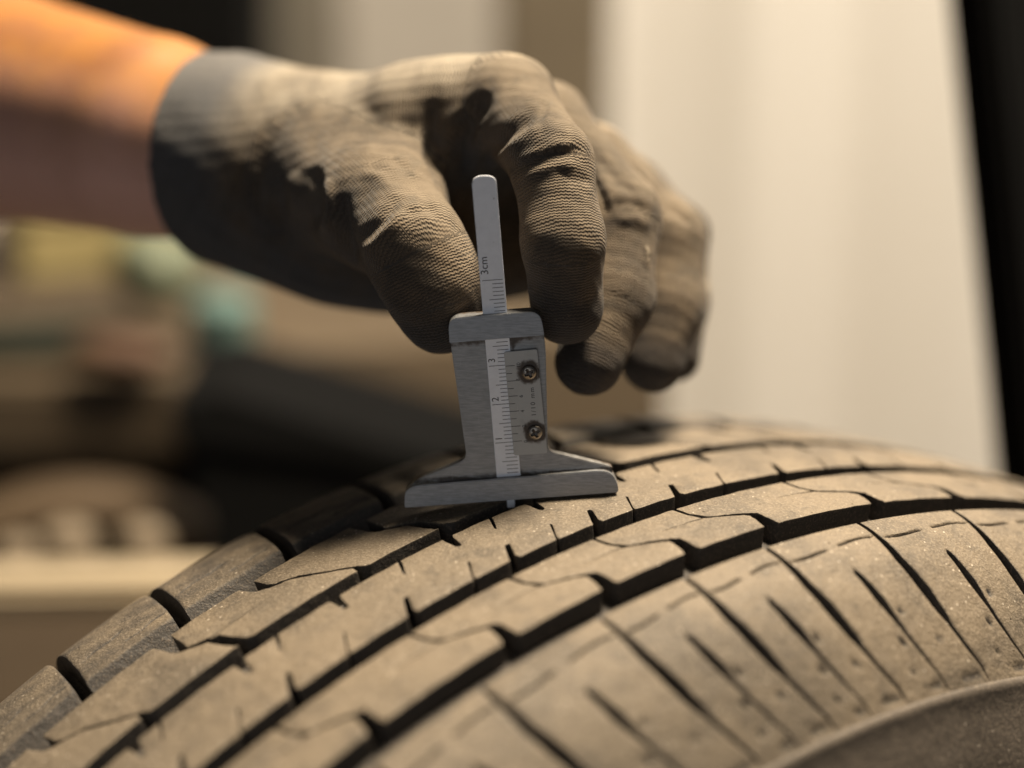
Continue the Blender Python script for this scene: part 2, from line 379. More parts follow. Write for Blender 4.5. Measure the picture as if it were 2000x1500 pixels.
def rounded(pts, r=None):
    out = []; n = len(pts)
    for i, p in enumerate(pts):
        rr = p[2] if len(p) > 2 else 0
        P, A, B = Vector(p[:2]), Vector(pts[i-1][:2]), Vector(pts[(i+1) % n][:2])
        if rr <= 0: out.append(tuple(P)); continue
        a = P+(A-P).normalized()*min(rr, (A-P).length*.49); b = P+(B-P).normalized()*min(rr, (B-P).length*.49)
        for k in range(7):
            t = k/6; out.append(tuple(a*(1-t)**2+P*2*t*(1-t)+b*t*t))
    return out
def plate(name, pxpts, z0, z1, mat, parent=GE, bev=.22, grime=None, frame='px'):
    """extruded outline; pxpts (px, py[, corner radius px])"""
    P = rounded(pxpts); Q = [G(x, y, z1) for x, y in P] if frame == 'px' else P
    Q = [Vector(q)*.001 if True else q for q in Q]
    bm = bmesh.new(); vs = [bm.verts.new((q[0], q[1], z1*.001)) for q in Q]; f = bm.faces.new(vs)
    if f.normal.z < 0: f.normal_flip()
    f.normal_update()
    if f.normal.z < 0: bmesh.ops.reverse_faces(bm, faces=[f])
    r = bmesh.ops.extrude_face_region(bm, geom=[f])
    nv = [g for g in r['geom'] if isinstance(g, bmesh.types.BMVert)]
    for v in bm.verts: v.co.z = z0*.001
    for v in nv: v.co.z = z1*.001
    bmesh.ops.recalc_face_normals(bm, faces=bm.faces[:])
    if bev:
        ed = [e for e in bm.edges if all(abs(v.co.z-z1*.001) < 1e-7 for v in e.verts)]
        bmesh.ops.bevel(bm, geom=ed, offset=bev*.001, segments=2, affect='EDGES', clamp_overlap=True)
    # interior cuts so grime can be carried on vertices
    tri = [f for f in bm.faces if len(f.verts) > 4]
    if grime:
        xs = [v.co.x for v in bm.verts]; ys = [v.co.y for v in bm.verts]
        st = .0009
        for ax, lo, hi in ((0, min(xs), max(xs)), (1, min(ys), max(ys))):
            q = lo+st
            while q < hi:
                co = [0, 0, 0]; no = [0, 0, 0]; co[ax] = q; no[ax] = 1
                bmesh.ops.bisect_plane(bm, geom=bm.verts[:]+bm.edges[:]+bm.faces[:], plane_co=co, plane_no=no); q += st
    me = bpy.data.meshes.new(name); bm.to_mesh(me); bm.free()
    co = np.empty(len(me.vertices)*3, np.float32); me.vertices.foreach_get('co', co); co = co.reshape(-1, 3)*1000
    a = me.attributes.new('grime', 'FLOAT', 'POINT')
    gv = np.zeros(len(co), np.float32) if grime is None else np.array([grime(x, y, z) for x, y, z in co], np.float32)
    a.data.foreach_set('value', gv)
    o = link(name, me, mat, parent, True); sharp(me, 25)
    return o
def seg_d(p, a, b):
    p, a, b = np.array(p), np.array(a), np.array(b); t = np.clip(((p-a)@(b-a))/max(1e-9, (b-a)@(b-a)), 0, 1)
    return float(np.linalg.norm(p-a-t*(b-a)))
gb0, gb1 = G(800, 940, -2.5), G(1195, 916, -2.5); gt0, gt1 = G(880, 672, -2.5), G(1062, 655, -2.5)
def gr_body(x, y, z):
    d1 = seg_d((x, y), gb0, gb1); d2 = seg_d((x, y), gt0, gt1)
    v = .95*math.exp(-d1/1.0)+.8*math.exp(-d2/1.3)
    r0, r1 = G(1010, 930, -2.5), G(1000, 660, -2.5); d3 = seg_d((x, y), r0, r1); 
    v += (.65 if x > 0 else .25)*math.exp(-d3/1.2)
    v += .55*math.exp(-seg_d((x, y), G(1068, 700, -2.5), G(1074, 885, -2.5))/.9)
    if z < -3.2: v += .5
    return min(1, v)
BODY = [(879, 664, 0), (1062, 650, 0), (1066, 690), (1070, 882, 14), (1196, 912, 6), (1196, 925), (803, 948), (812, 938, 8), (912, 897, 16)]
# the body is the back plate, ruler slot hidden by the ruler laid into it
plate('body', BODY, -5.2, -2.2, M_BODY, grime=gr_body)
plate('base_bar', [(790, 992, 4), (791, 950, 34), (1192, 918, 30), (1208, 950, 12), (1207, 962, 3)], -5.6, 0, M_BAR, grime=lambda x, y, z: .45*math.exp(-seg_d((x, y), gb0, gb1)/.5)+(.8 if z < -.6 else 0)+.25*math.exp(-seg_d((x, y), G(790, 992), G(1207, 962))/.5))
plate('top_block', [(878, 670, 2), (875, 622, 22), (1055, 608, 24), (1063, 655, 2)], -5.6, 0, M_BAR, grime=lambda x, y, z: (.75 if z < -.6 else 0)+.5*math.exp(-seg_d((x, y), gt0, gt1)/.35))
RU = [(921, 352, 10), (934, 343, 12), (958, 343, 12), (969, 350, 8), (1017, 929), (1017, 945), (972, 945), (970, 929)]
def gr_rule(x, y, z):
    a, b = G(921, 352, -1.6), G(968, 350, -1.6); v = .42*math.exp(-seg_d((x, y), a, b)/.6)
    c = G(922, 352, -1.6), G(936, 520, -1.6); v += .45*math.exp(-seg_d((x, y), *c)/.22)
    v += .9*math.exp(-(math.hypot(x-G(966, 386, -1.6)[0], y-G(966, 386, -1.6)[1])/.5)**2)+.9*math.exp(-(math.hypot(x-G(968, 473, -1.6)[0], y-G(968, 473, -1.6)[1])/.55)**2)
    v += .7*math.exp(-(math.hypot(x-G(952, 551, -1.6)[0], y-G(952, 551, -1.6)[1])/.55)**2)
    v += .4*math.exp(-seg_d((x, y), G(971, 930, -1.6), G(1017, 928, -1.6))/.5)
    return min(1, v)
ruler = plate('ruler', RU, -2.19, -1.6, M_RULE, grime=gr_rule, bev=.10)
plate('ruler_tip', [(989, 960), (1004, 960), (1006, 991, 3), (991, 992, 3)], -3.4, -2.4, M_RULE, bev=.08, grime=lambda x, y, z: .15)
# thin raised edge of the ruler's right side, catching light
VER = [(984, 688, 5), (1049, 682, 4), (1069, 885, 4), (1004, 890, 5)]
sc1, sc2 = (1033, 727), (1045, 844)
def gr_v(x, y, z):
    v = 0
    for s in (sc1, sc2):
        q = G(s[0], s[1], -.9); d = math.hypot(x-q[0], y-q[1]); v += 1.15*math.exp(-((d/3.3)**2)**2)
    return min(1, v+.25*math.exp(-seg_d((x, y), G(1004, 890, -.9), G(1069, 885, -.9))/.4))
vern = plate('vernier_plate', VER, -1.58, -.9, M_VERN, grime=gr_v, bev=.10)
# marks -----------------------------------------------------------
def strokes(name, segs, z, parent, w=.15):
    V, F = [], []
    for (a, b) in segs:
        a, b = Vector(a), Vector(b); n = (b-a).normalized(); p = Vector((-n.y, n.x))*w*.5
        k = len(V); V += [(*(q*.001), z*.001) for q in (a-p, b-p, b+p, a+p)]; V += [(*(q*.001), (z-.02)*.001) for q in (a-p, b-p, b+p, a+p)]
        F += [[k, k+1, k+2, k+3], [k+4, k+5, k+1, k], [k+5, k+6, k+2, k+1], [k+6, k+7, k+3, k+2], [k+7, k+4, k, k+3]]
    return mesh(name, V, F, M_INK, parent, smooth=False)
def lerp2(a, b, t): return (a[0]+(b[0]-a[0])*t, a[1]+(b[1]-a[1])*t)
zr = -1.578
rt, rb = G(968, 345, -1.6), G(1016, 929, -1.6); lt, lb = G(922, 345, -1.6), G(971, 929, -1.6)
def along(py):                                      # right and left edge of the ruler at sight height py
    t = (py-345)/(929-345); return lerp2(rt, rb, t), lerp2(lt, lb, t)
segs = []
py0 = 541.0; pitch = 7.56
y = py0; k = 0
major = {0: 0}
while y < 929:
    R_, L_ = along(y); L2 = along(y+3.5)[1]; L_ = (L_[0], L2[1])
    kk = k % 10
    fr = .93 if kk == 0 else (.70 if kk == 5 else .52)
    if 540 < y < 604 or y > 662:
        if y > 662:
            kk = round((y-857)/7.63) % 10; fr = .95 if kk == 0 else (.72 if kk == 5 else .55)
        a = lerp2(R_, L_, .06); b = lerp2(R_, L_, fr)
        segs.append((a, b))
    k += 1; y += pitch*(1.0 if y < 640 else 1.009)
segs2 = [s for s in segs]
strokes('scale_marks', segs2, zr, ruler)
vs_ = []
va, vb = G(986, 700, -.9), G(1004, 884, -.9)
for i in range(11):
    t = (715-700)/(184)+i*(862-715)/184/10
    p = lerp2(va, vb, t); ln = 2.3 if i % 2 == 0 else 1.5
    vs_.append((p, (p[0]+ln, p[1]+ln*.07)))
strokes('vernier_marks', vs_, -.878, vern)
def text(name, s, px, size, z, parent, rot=math.radians(90+4.5), off=.0, bold=0.0, sx=1.0):
    cu = bpy.data.curves.new(name, 'FONT'); cu.body = s; cu.size = size*.001; cu.align_x = 'CENTER'; cu.align_y = 'CENTER'; cu.extrude = .00001; cu.offset = bold*.001; cu.space_character = sx; cu.resolution_u = 4
    o = bpy.data.objects.new(name, cu); COL.objects.link(o); q = G(px[0], px[1], z)
    dg = bpy.context.evaluated_depsgraph_get(); me = bpy.data.meshes.new_from_object(o.evaluated_get(dg)); bpy.data.objects.remove(o)
    ob = link(name, me, M_INK, parent, False); ob.location = (q[0]*.001, q[1]*.001, z*.001); ob.rotation_euler = (0, 0, rot)
text('scale_text', '3cm', (946, 519), 2.75, zr, ruler)
for s_, q in (('3', (961, 704)), ('2', (968, 780)), ('1', (975, 857))): text('scale_number', s_, q, 2.5, zr, ruler)
text('unit_text', '1/10 mm', (1041, 785), 1.72, -.875, vern, sx=1.28)
for s_, q in (('8', (1012, 742)), ('6', (1018, 774)), ('4', (1021, 803)), ('10', (1013, 713)), ('2', (1024, 832)), ('0', (1027, 862))): text('scale_number', s_, q, 1.35, -.875, vern)
# screws
def screw(px):
    q = G(px[0], px[1], -.9); n = 40; V = []; F = []; prof_ = [(2.05, 0), (2.15, .25), (2.02, .62), (1.6, 1.02), (1.0, 1.25), (.45, 1.34), (0.0, 1.36)]
    bm = bmesh.new(); N = 36; rings = []
    rr = [r for r, _ in prof_[:-1]]; 
    fine = [(2.05, 0), (2.15, .25), (2.05, .6), (1.85, .85), (1.6, 1.03)]+[(1.6-.1*i, 1.03+.33*(1-((1.6-.1*i)/1.6)**2)) for i in range(1, 16)]
    for r, h in fine:
        ring = []
        for j in range(N*2):
            a = 2*math.pi*j/(N*2)+.5; x, y = r*math.cos(a), r*math.sin(a)
            # cross recess
            ca, sa = math.cos(.55), math.sin(.55); u, v = x*ca+y*sa, -x*sa+y*ca
            L_ = 1.28; wd = .27
            du = max(abs(u)-L_, abs(v)-wd-.12*(1-abs(u)/L_), 0); dv = max(abs(v)-L_, abs(u)-wd-.12*(1-abs(v)/L_), 0); d = min(du, dv)
            hh = h-(.95*(1-min(1, d/.10)) if d < .10 else 0)*(1-.35*min(1, r/1.3))
            ring.append(bm.verts.new(((x)*.001, (y)*.001, hh*.001)))
        rings.append(ring)
    for a, b in zip(rings, rings[1:]):
        for j in range(N*2): bm.faces.new((a[j], a[(j+1) % (N*2)], b[(j+1) % (N*2)], b[j]))
    bm.faces.new(rings[-1])
    bmesh.ops.recalc_face_normals(bm, faces=bm.faces[:])
    me = bpy.data.meshes.new('screw'); bm.to_mesh(me); bm.free()
    co = np.empty(len(me.vertices)*3, np.float32); me.vertices.foreach_get('co', co); co = co.reshape(-1, 3)*1000
    a = me.attributes.new('grime', 'FLOAT', 'POINT'); r = np.hypot(co[:, 0], co[:, 1])
    a.data.foreach_set('value', np.clip(.30+.5*(r > 2.0)+.6*((co[:, 2] < .75) & (r < 1.5)), 0, 1).astype(np.float32))
    o = link('screw', me, M_SCREW, vern); o.location = (q[0]*.001, q[1]*.001, -.0009); o.scale = (.92, .92, 1); sharp(me, 40)
screw(sc1); screw(sc2)
# ================================================================ HAND IN A WORK GLOVE
def rad(rpx, d): return rpx/7.65*(600+d)/600
def chain(pts): return [(PX(x, y, d), rad(r, d)) for x, y, d, r in pts]
CH = {
 'index': chain([(992, 204, 30, 88), (1078, 318, 4, 79), (1100, 470, -2, 79), (1107, 602, 6, 72)]),
 'middle': chain([(1072, 240, 52, 74), (1205, 425, 34, 84), (1197, 580, 26, 78), (1150, 706, 20, 68)]),
 'ring': chain([(1165, 315, 72, 66), (1296, 470, 60, 80), (1300, 600, 54, 72), (1276, 704, 50, 64)]),
 'little': chain([(1235, 370, 90, 55), (1322, 458, 84, 60), (1326, 590, 78, 56), (1320, 698, 72, 48)]),
 'thumb': chain([(655, 340, 52, 130), (745, 405, 24, 120), (806, 478, 4, 92), (842, 550, 4, 87), (862, 612, 7, 80)]),
}
PALM = [chain([(640, 290, 62, 118), (820, 244, 44, 106), (915, 222, 38, 94), (992, 206, 32, 88)]),
        chain([(640, 300, 80, 118), (860, 270, 66, 115), (1060, 250, 60, 88)]),
        chain([(600, 340, 95, 130), (860, 330, 88, 120), (1160, 325, 80, 70)]),
        chain([(600, 350, 100, 130), (900, 380, 102, 110), (1235, 380, 94, 55)]),
        chain([(560, 360, 80, 150), (680, 410, 70, 165), (790, 440, 74, 155), (900, 465, 88, 125), (1000, 490, 98, 92)]),
        chain([(330, 290, 100, 198), (430, 306, 90, 190), (540, 345, 80, 168), (650, 370, 76, 175)])]
CUT_P = PX(398, 303, 86); CUT_N = np.array([-.86, .10, -.50]); CUT_N /= np.linalg.norm(CUT_N)
def rc_dist(P, a, ra, b, rb):
    ab = b-a; t = np.clip(((P-a)@ab)/(ab@ab), 0, 1); q = P-a-t[:, None]*ab
    return np.sqrt((q*q).sum(1))-(ra+(rb-ra)*t), t
def smin(a, b, k):
    h = np.clip(k-np.abs(a-b), 0, None)/k
    return np.minimum(a, b)-h*h*k*.25
def chain_sd(P, ch, k=5.0):
    d = None
    for (a, ra), (b, rb) in zip(ch, ch[1:]):
        e, _ = rc_dist(P, a, ra, b, rb); d = e if d is None else smin(d, e, k)
    return d
def glove_sd(P):
    palm = None
    for c in PALM:
        e = chain_sd(P, c, 10); palm = e if palm is None else smin(palm, e, 15)
    d = palm
    fs = {k: chain_sd(P, c, 3.5 if k != 'thumb' else 7) for k, c in CH.items()}
    f1 = smin(fs['index'], palm, 7)
    d = smin(fs['thumb'], f1, 9)
    # fingers meet each other only with a tight crease
    x = smin(fs['middle'], fs['ring'], .9); x = smin(x, fs['little'], .9)
    xp = smin(x, palm, 7)
    d = smin(d, xp, 1.2)
    # cuff: opened and hollow
    cut = (P-CUT_P)@CUT_N
    inner = chain_sd(P, [(a, r-2.6) for a, r in PALM[5][:3]], 8)
    d = np.maximum(d, cut)
    q = np.minimum(-inner, cut+24)                  # hollow only near the opening
    d = np.maximum(d, q)
    # rolled hem
    tor = np.sqrt(np.maximum(inner+1.3, -50)**2+(cut+.8)**2)-1.9
    return smin(d, tor, 1.5)
def surface_nets(lo, hi, h, fn):
    nx, ny, nz = [int(math.ceil((b-a)/h))+1 for a, b in zip(lo, hi)]
    gx, gy, gz = [lo[i]+np.arange(n)*h for i, n in enumerate((nx, ny, nz))]
    D = np.empty((nx, ny, nz), np.float32)
    yz = np.stack(np.meshgrid(gy, gz, indexing='ij'), -1).reshape(-1, 2)
    ch_ = 8
    for i in range(0, nx, ch_):
        xs = gx[i:i+ch_]; P = np.concatenate([np.column_stack([np.full(len(yz), x), yz]) for x in xs])
        D[i:i+len(xs)] = fn(P).reshape(len(xs), ny, nz)
    ins = D < 0
    c = np.zeros((nx-1, ny-1, nz-1), np.int8)
    for a in (0, 1):
        for b in (0, 1):
            for e in (0, 1): c += ins[a:nx-1+a, b:ny-1+b, e:nz-1+e]
    act = (c > 0) & (c < 8); idx = -np.ones(act.shape, np.int64); ii = np.argwhere(act); idx[act] = np.arange(len(ii))
    acc = np.zeros((len(ii), 3)); cnt = np.zeros(len(ii))
    cor = [(a, b, e) for a in (0, 1) for b in (0, 1) for e in (0, 1)]
    for p in cor:
        for ax in range(3):
            if p[ax]: continue
            q = list(p); q[ax] = 1
            d0 = D[ii[:, 0]+p[0], ii[:, 1]+p[1], ii[:, 2]+p[2]]; d1 = D[ii[:, 0]+q[0], ii[:, 1]+q[1], ii[:, 2]+q[2]]
            m = (d0 < 0) != (d1 < 0); t = np.where(m, d0/np.where(m, d0-d1, 1), 0)
            pos = np.tile(np.array(p, float), (len(ii), 1)); pos[:, ax] = t
            acc[m] += pos[m]; cnt[m] += 1
    V = (ii+acc/cnt[:, None])*h+np.array(lo)
    F = []
    for ax in range(3):
        s0 = [slice(1, n-1) for n in (nx, ny, nz)]; s0[ax] = slice(0, (nx, ny, nz)[ax]-1); s1 = list(s0); s1[ax] = slice(1, (nx, ny, nz)[ax])
        A, B = ins[tuple(s0)], ins[tuple(s1)]
        e = np.argwhere(A != B); off = [1, 1, 1]; off[ax] = 0; e = e+np.array(off)
        fl = A[A != B]
        u, v = [(1, 2), (2, 0), (0, 1)][ax]; du = np.zeros(3, int); dv = np.zeros(3, int); du[u] = 1; dv[v] = 1
        g = lambda o: idx[o[:, 0], o[:, 1], o[:, 2]]
        q = np.stack([g(e-du-dv), g(e-dv), g(e), g(e-du)], 1)
        q[~fl] = q[~fl][:, ::-1]; F.append(q)
    return V, np.concatenate(F)
def vnorm(V, F):
    n = np.cross(V[F[:, 2]]-V[F[:, 0]], V[F[:, 3]]-V[F[:, 1]]); N = np.zeros_like(V)
    for k in range(4): np.add.at(N, F[:, k], n)
    return N/np.maximum(1e-9, np.linalg.norm(N, axis=1))[:, None]
def relax(V, F, it=2, lam=.5):
    for _ in range(it):
        A = np.zeros_like(V); c = np.zeros(len(V))
        for k in range(4):
            for j in (1, 3): np.add.at(A, F[:, k], V[F[:, (k+j) % 4]]); np.add.at(c, F[:, k], 1)
        V = V+(A/c[:, None]-V)*lam
    return V
HS = 0.85
allp = np.array([p for c in list(CH.values())+PALM for p, r in c])
lo = np.array([-108, -8, -735.]); hi = np.array([66, 96, -574.])
GV, GF = surface_nets(lo, hi, HS, glove_sd)
GV = relax(GV, GF, 3)
N = vnorm(GV, GF)
pxx = 1000+FPX*GV[:, 0]/-GV[:, 2]; pyy = 750-FPX*GV[:, 1]/-GV[:, 2]; dep = -GV[:, 2]-600
def pl_dist(x, y, pl):
    best = np.full(len(x), 1e9); par = np.zeros(len(x)); L = 0; tot = sum(math.hypot(b[0]-a[0], b[1]-a[1]) for a, b in zip(pl, pl[1:]))
    sgn = np.zeros(len(x))
    for a, b in zip(pl, pl[1:]):
        dx, dy = b[0]-a[0], b[1]-a[1]; l = math.hypot(dx, dy); t = np.clip(((x-a[0])*dx+(y-a[1])*dy)/(l*l), 0, 1)
        ex, ey = x-a[0]-t*dx, y-a[1]-t*dy; d = np.hypot(ex, ey); m = d < best
        best[m] = d[m]; par[m] = (L+t[m]*l)/tot; sgn[m] = np.sign(dx*ey-dy*ex)[m]; L += l
    return best, par, sgn
# folds of the glove: (polyline, half width px, depth mm (+ in), dmin, dmax)
FOLDS = [
 ([(1000, 342), (1030, 318), (1075, 300), (1120, 293), (1150, 300)], 11, .95, -30, 22),
 ([(1008, 325), (1040, 300), (1085, 284), (1130, 280)], 9, -.6, -30, 22),
 ([(1010, 362), (1045, 335), (1090, 322), (1145, 325)], 8, -.7, -30, 22),
 ([(940, 355), (955, 300), (985, 262), (1030, 232), (1052, 205)], 12, 1.9, -30, 60),
 ([(962, 345), (985, 300), (1025, 268), (1062, 240), (1078, 200)], 10, -1.2, -30, 60),
 ([(1070, 190), (1062, 225), (1052, 262)], 9, 1.1, -30, 60),
 ([(958, 178), (938, 205), (915, 245), (905, 300), (905, 360)], 16, 3.4, -30, 80),
 ([(905, 200), (880, 240), (868, 300), (872, 350)], 12, -1.3, -30, 80),
 ([(850, 190), (838, 240), (840, 300), (862, 350)], 14, 1.8, -30, 80),
 ([(820, 250), (822, 300), (842, 350)], 12, -.8, -30, 80),
 ([(608, 322), (618, 360), (616, 410), (606, 455)], 15, 2.3, -30, 70),
 ([(640, 345), (648, 400), (640, 460)], 12, -1.4, -30, 70),
 ([(672, 375), (668, 420), (676, 470), (700, 520)], 14, 2.2, -30, 60),
 ([(580, 330), (578, 390), (570, 450)], 14, -1.2, -30, 80),
 ([(545, 380), (548, 430), (560, 480)], 16, 1.6, -30, 80),
 ([(690, 478), (715, 455), (745, 430), (770, 395), (790, 375)], 13, 1.25, -30, 50),
 ([(705, 500), (735, 470), (765, 440), (790, 405)], 12, -1.1, -30, 50),
 ([(790, 420), (830, 405), (860, 410)], 9, .7, -30, 50),
 ([(760, 300), (790, 330), (830, 380), (855, 430)], 12, .7, -30, 50),
 ([(700, 330), (745, 350), (780, 385)], 12, -.6, -30, 60),
 ([(1120, 300), (1150, 330), (1175, 380), (1190, 430)], 9, 1.5, 5, 60),
 ([(1150, 290), (1200, 345), (1250, 385)], 12, .9, 20, 80),
 ([(1190, 400), (1230, 395), (1270, 415)], 10, .8, 10, 70),
 ([(1200, 430), (1240, 425), (1280, 445)], 10, -.6, 10, 70),
 ([(1300, 400), (1330, 420), (1350, 440)], 9, .8, 30, 100),
 ([(1140, 260), (1120, 290)], 10, 1.0, 10, 60),
 ([(880, 640), (900, 615), (928, 600)], 10, .9, -30, 20),
 ([(1085, 330), (1120, 350), (1160, 352)], 8, .6, -30, 20),
 ([(560, 190), (600, 250), (620, 320)], 22, .4, -30, 90),
 ([(700, 190), (740, 250), (760, 300)], 20, .4, -30, 90),
 ([(480, 150), (520, 260), (530, 380)], 26, .5, -30, 110),
]
disp = np.zeros(len(GV)); front = np.clip(N[:, 2]*2.2+.35, 0, 1)
for pl, hw, dm, d0, d1 in FOLDS:
    d, par, sg = pl_dist(pxx, pyy, pl); m = (dep > d0) & (dep < d1)
    tap = np.clip(np.sin(np.clip(par, .02, .98)*np.pi)*1.6, 0, 1)
    w = np.exp(-(d/hw)**2*np.where(sg > 0, .8, 1.6))*tap*m
    disp -= dm*w
rngn = lambda f, p: np.sin(GV@np.array(f)+p)
disp += .22*rngn((.31, .17, .22), .4)*rngn((-.13, .35, .27), 1.)+.12*rngn((.8, .45, -.6), 2.)*rngn((.5, -.9, .3), .3)
GV = GV+N*(disp*front)[:, None]
GV = relax(GV, GF, 1, .4)
# knit coordinates: along and around the nearest bone
best = np.full(len(GV), 1e9); K = np.zeros((len(GV), 3)); tipd = np.zeros(len(GV))
def frame_uv(P, a, b, L0):
    ab = b-a; l = np.linalg.norm(ab); t = ab/l; q = P-a; u = np.clip(q@t, -2, l+14)
    f = np.array([0, 0, 1.])-t*t[2]; f /= np.linalg.norm(f); g = np.cross(t, f); return L0+u, np.arctan2(q@g, q@f)
for nme, ch in CH.items():
    L = 0
    for s, ((a, ra), (b, rb)) in enumerate(zip(ch, ch[1:])):
        e, t = rc_dist(GV, a, ra, b, rb); m = e < best-.15
        u, v = frame_uv(GV, a, b, L); K[m, 0] = u[m]; K[m, 1] = v[m]*10.0
        lastseg = 1.0 if s == len(ch)-2 else 0.0
        tipd[m] = lastseg*t[m]**1.4
        best[m] = e[m]; L += np.linalg.norm(b-a)
pd = np.full(len(GV), 1e9)
for c in PALM: pd = np.minimum(pd, chain_sd(GV, c, 8))
m = pd < best-1.0
ax = PX(992, 200, 30)-PX(560, 300, 85); ax /= np.linalg.norm(ax); f = np.array([0, 1., 0]); f -= ax*(f@ax); f /= np.linalg.norm(f)
K[m, 0] = ((GV-GV.mean(0))@ax)[m]; K[m, 1] = ((GV-GV.mean(0))@f*1.1)[m]; tipd[m] = 0
cutd = (GV-CUT_P)@CUT_N
# shade painted by normal on the glove's underside, its top side painted lighter
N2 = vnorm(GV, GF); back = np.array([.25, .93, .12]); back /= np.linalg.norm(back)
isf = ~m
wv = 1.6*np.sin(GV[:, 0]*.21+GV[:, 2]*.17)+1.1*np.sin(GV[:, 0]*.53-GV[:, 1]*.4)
under_shade = np.clip((-(N2@back)+.12+.05*wv)*1.1, 0, 1); pale = np.clip((N2@back)*1.1+.05, 0, 1); wf = np.clip((best-pd)/7+.45, 0, 1); wf = wf*wf*(3-2*wf); pale *= .32+.68*wf
under_shade = under_shade*wf+(1-wf)*np.clip((-(N2@np.array([.35, .55, -.75]))-.55)*1.4, 0, .5)
def glove_mat():
    t = NT('knitted_glove_fabric'); o = t.obj(); k = t.attr('knit', 'Vector'); sp_ = t.n('ShaderNodeSeparateXYZ', Vector=k)
    U, Vv = sp_.outputs[0], sp_.outputs[1]
    U = t.math('ADD', U, t.math('MULTIPLY', t.math('SUBTRACT', t.noise(k, .16, 2), .5), 2.2))
    zig = t.math('SINE', t.math('MULTIPLY', Vv, 2*math.pi/1.12))
    ph = t.math('ADD', t.math('MULTIPLY', U, 2*math.pi/.84), t.math('MULTIPLY', zig, .8))
    row = t.math('SINE', ph); row01 = t.math('MULTIPLY_ADD', row, .5, .5)
    st = t.math('MULTIPLY_ADD', t.math('SINE', t.math('MULTIPLY', Vv, 2*math.pi/.56)), .5, .5)
    vis = t.ramp(t.noise(o, 55, 3), .18, .50)
    big = t.ramp(t.noise(o, 44, 5, .62), .40, .70); med = t.ramp(t.noise(o, 190, 4, .6), .5, .74)
    base = t.mix(t.noise(o, 25, 2), (.165, .112, .064), (.105, .074, .044))
    c = t.mix(t.math('MULTIPLY', big, .88), base, (.040, .030, .022)); c = t.mix(t.math('MULTIPLY', med, .6), c, (.045, .035, .025))
    c = t.mix(t.math('MULTIPLY', t.attr('pale'), t.math('SUBTRACT', .85, t.math('MULTIPLY', big, .55))), c, (.46, .40, .31))  # upward side lightened in the colour, as if lit from above
    tip = t.attr('tip'); c = t.mix(t.ramp(t.math('ADD', tip, t.math('MULTIPLY', t.math('SUBTRACT', big, .5), .25)), .35, .85), c, (.040, .030, .023))
    c = t.mix(t.math('MULTIPLY', t.attr('band'), .85), c, (.095, .098, .106)); shd = t.attr('cuff'); c = t.mix(shd, c, (.048, .048, .052))  # cuff attribute carries the painted shade of the underside
    groove = t.math('MULTIPLY', t.math('MULTIPLY', t.ramp(row01, .42, .02), .55), vis)
    c = t.mix(groove, c, (.022, .017, .013))
    fib = t.noise(o, 2600, 3, .7)
    c = t.mix(t.math('MULTIPLY', t.ramp(fib, .5, .8), .35), c, t.mix(.5, c, (.50, .40, .28)))
    h = t.math('ADD', t.math('MULTIPLY', row01, t.math('MULTIPLY_ADD', vis, .75, .25)), t.math('MULTIPLY', st, .22)); h = t.math('ADD', h, t.math('MULTIPLY', fib, .45))
    t.set(Base_Color=c, Roughness=.86, Specular_IOR_Level=.22, Sheen_Weight=.12, Sheen_Roughness=.5, Normal=t.bump(h, .00030, .8))
    return t.m
M_GLOVE = glove_mat()
PROOT = c2w(PX(360, 300, 95)); PE = empty('person', PROOT); PRn = np.array(PROOT)
tag(PE, 'bare forearm and gloved hand pinching the depth gauge between thumb and index finger', 'person')
shade_v = under_shade
mesh('work_glove', c2w_np(GV)-PRn, GF.tolist(), M_GLOVE, PE, {'knit': K, 'tip': tipd, 'cuff': shade_v, 'pale': pale, 'band': np.clip((cutd+30)/14, 0, 1)}, True)
# forearm
t = NT('skin'); o_ = t.obj(); n1 = t.noise(o_, 30, 4)
sc_ = t.mix(n1, (.42, .185, .045), (.32, .135, .045)); sc_ = t.mix(t.math('MULTIPLY', t.ramp(t.noise(o_, 700, 3), .5, .8), .25), sc_, (.30, .12, .07))
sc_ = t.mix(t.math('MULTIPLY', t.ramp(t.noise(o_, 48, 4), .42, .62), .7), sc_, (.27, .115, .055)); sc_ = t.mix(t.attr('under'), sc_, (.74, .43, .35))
M_SKIN = t.set(Base_Color=sc_, Roughness=.48, Subsurface_Weight=.1, Subsurface_Radius=(.008, .003, .0015), Subsurface_Scale=.6, Normal=t.bump(t.noise(o_, 900, 3), .0004, .4))
arm = chain([(520, 335, 82, 128), (395, 296, 92, 176), (300, 268, 102, 196), (0, 205, 150, 222), (-350, 140, 215, 262)])
def arm_sd(P): return chain_sd(P, arm, 3)
AV, AF = surface_nets(np.array([-300, -25, -900.]), np.array([-55, 170, -640.]), 3.2, arm_sd); AV = relax(AV, AF, 3)
AN = vnorm(AV, AF)
mesh('forearm', c2w_np(AV)-PRn, AF.tolist(), M_SKIN, PE, {'under': np.clip(.55-AN[:, 1]*.9, 0, 1)}, True)  # underside painted lighter in the skin colour, in place of fill light
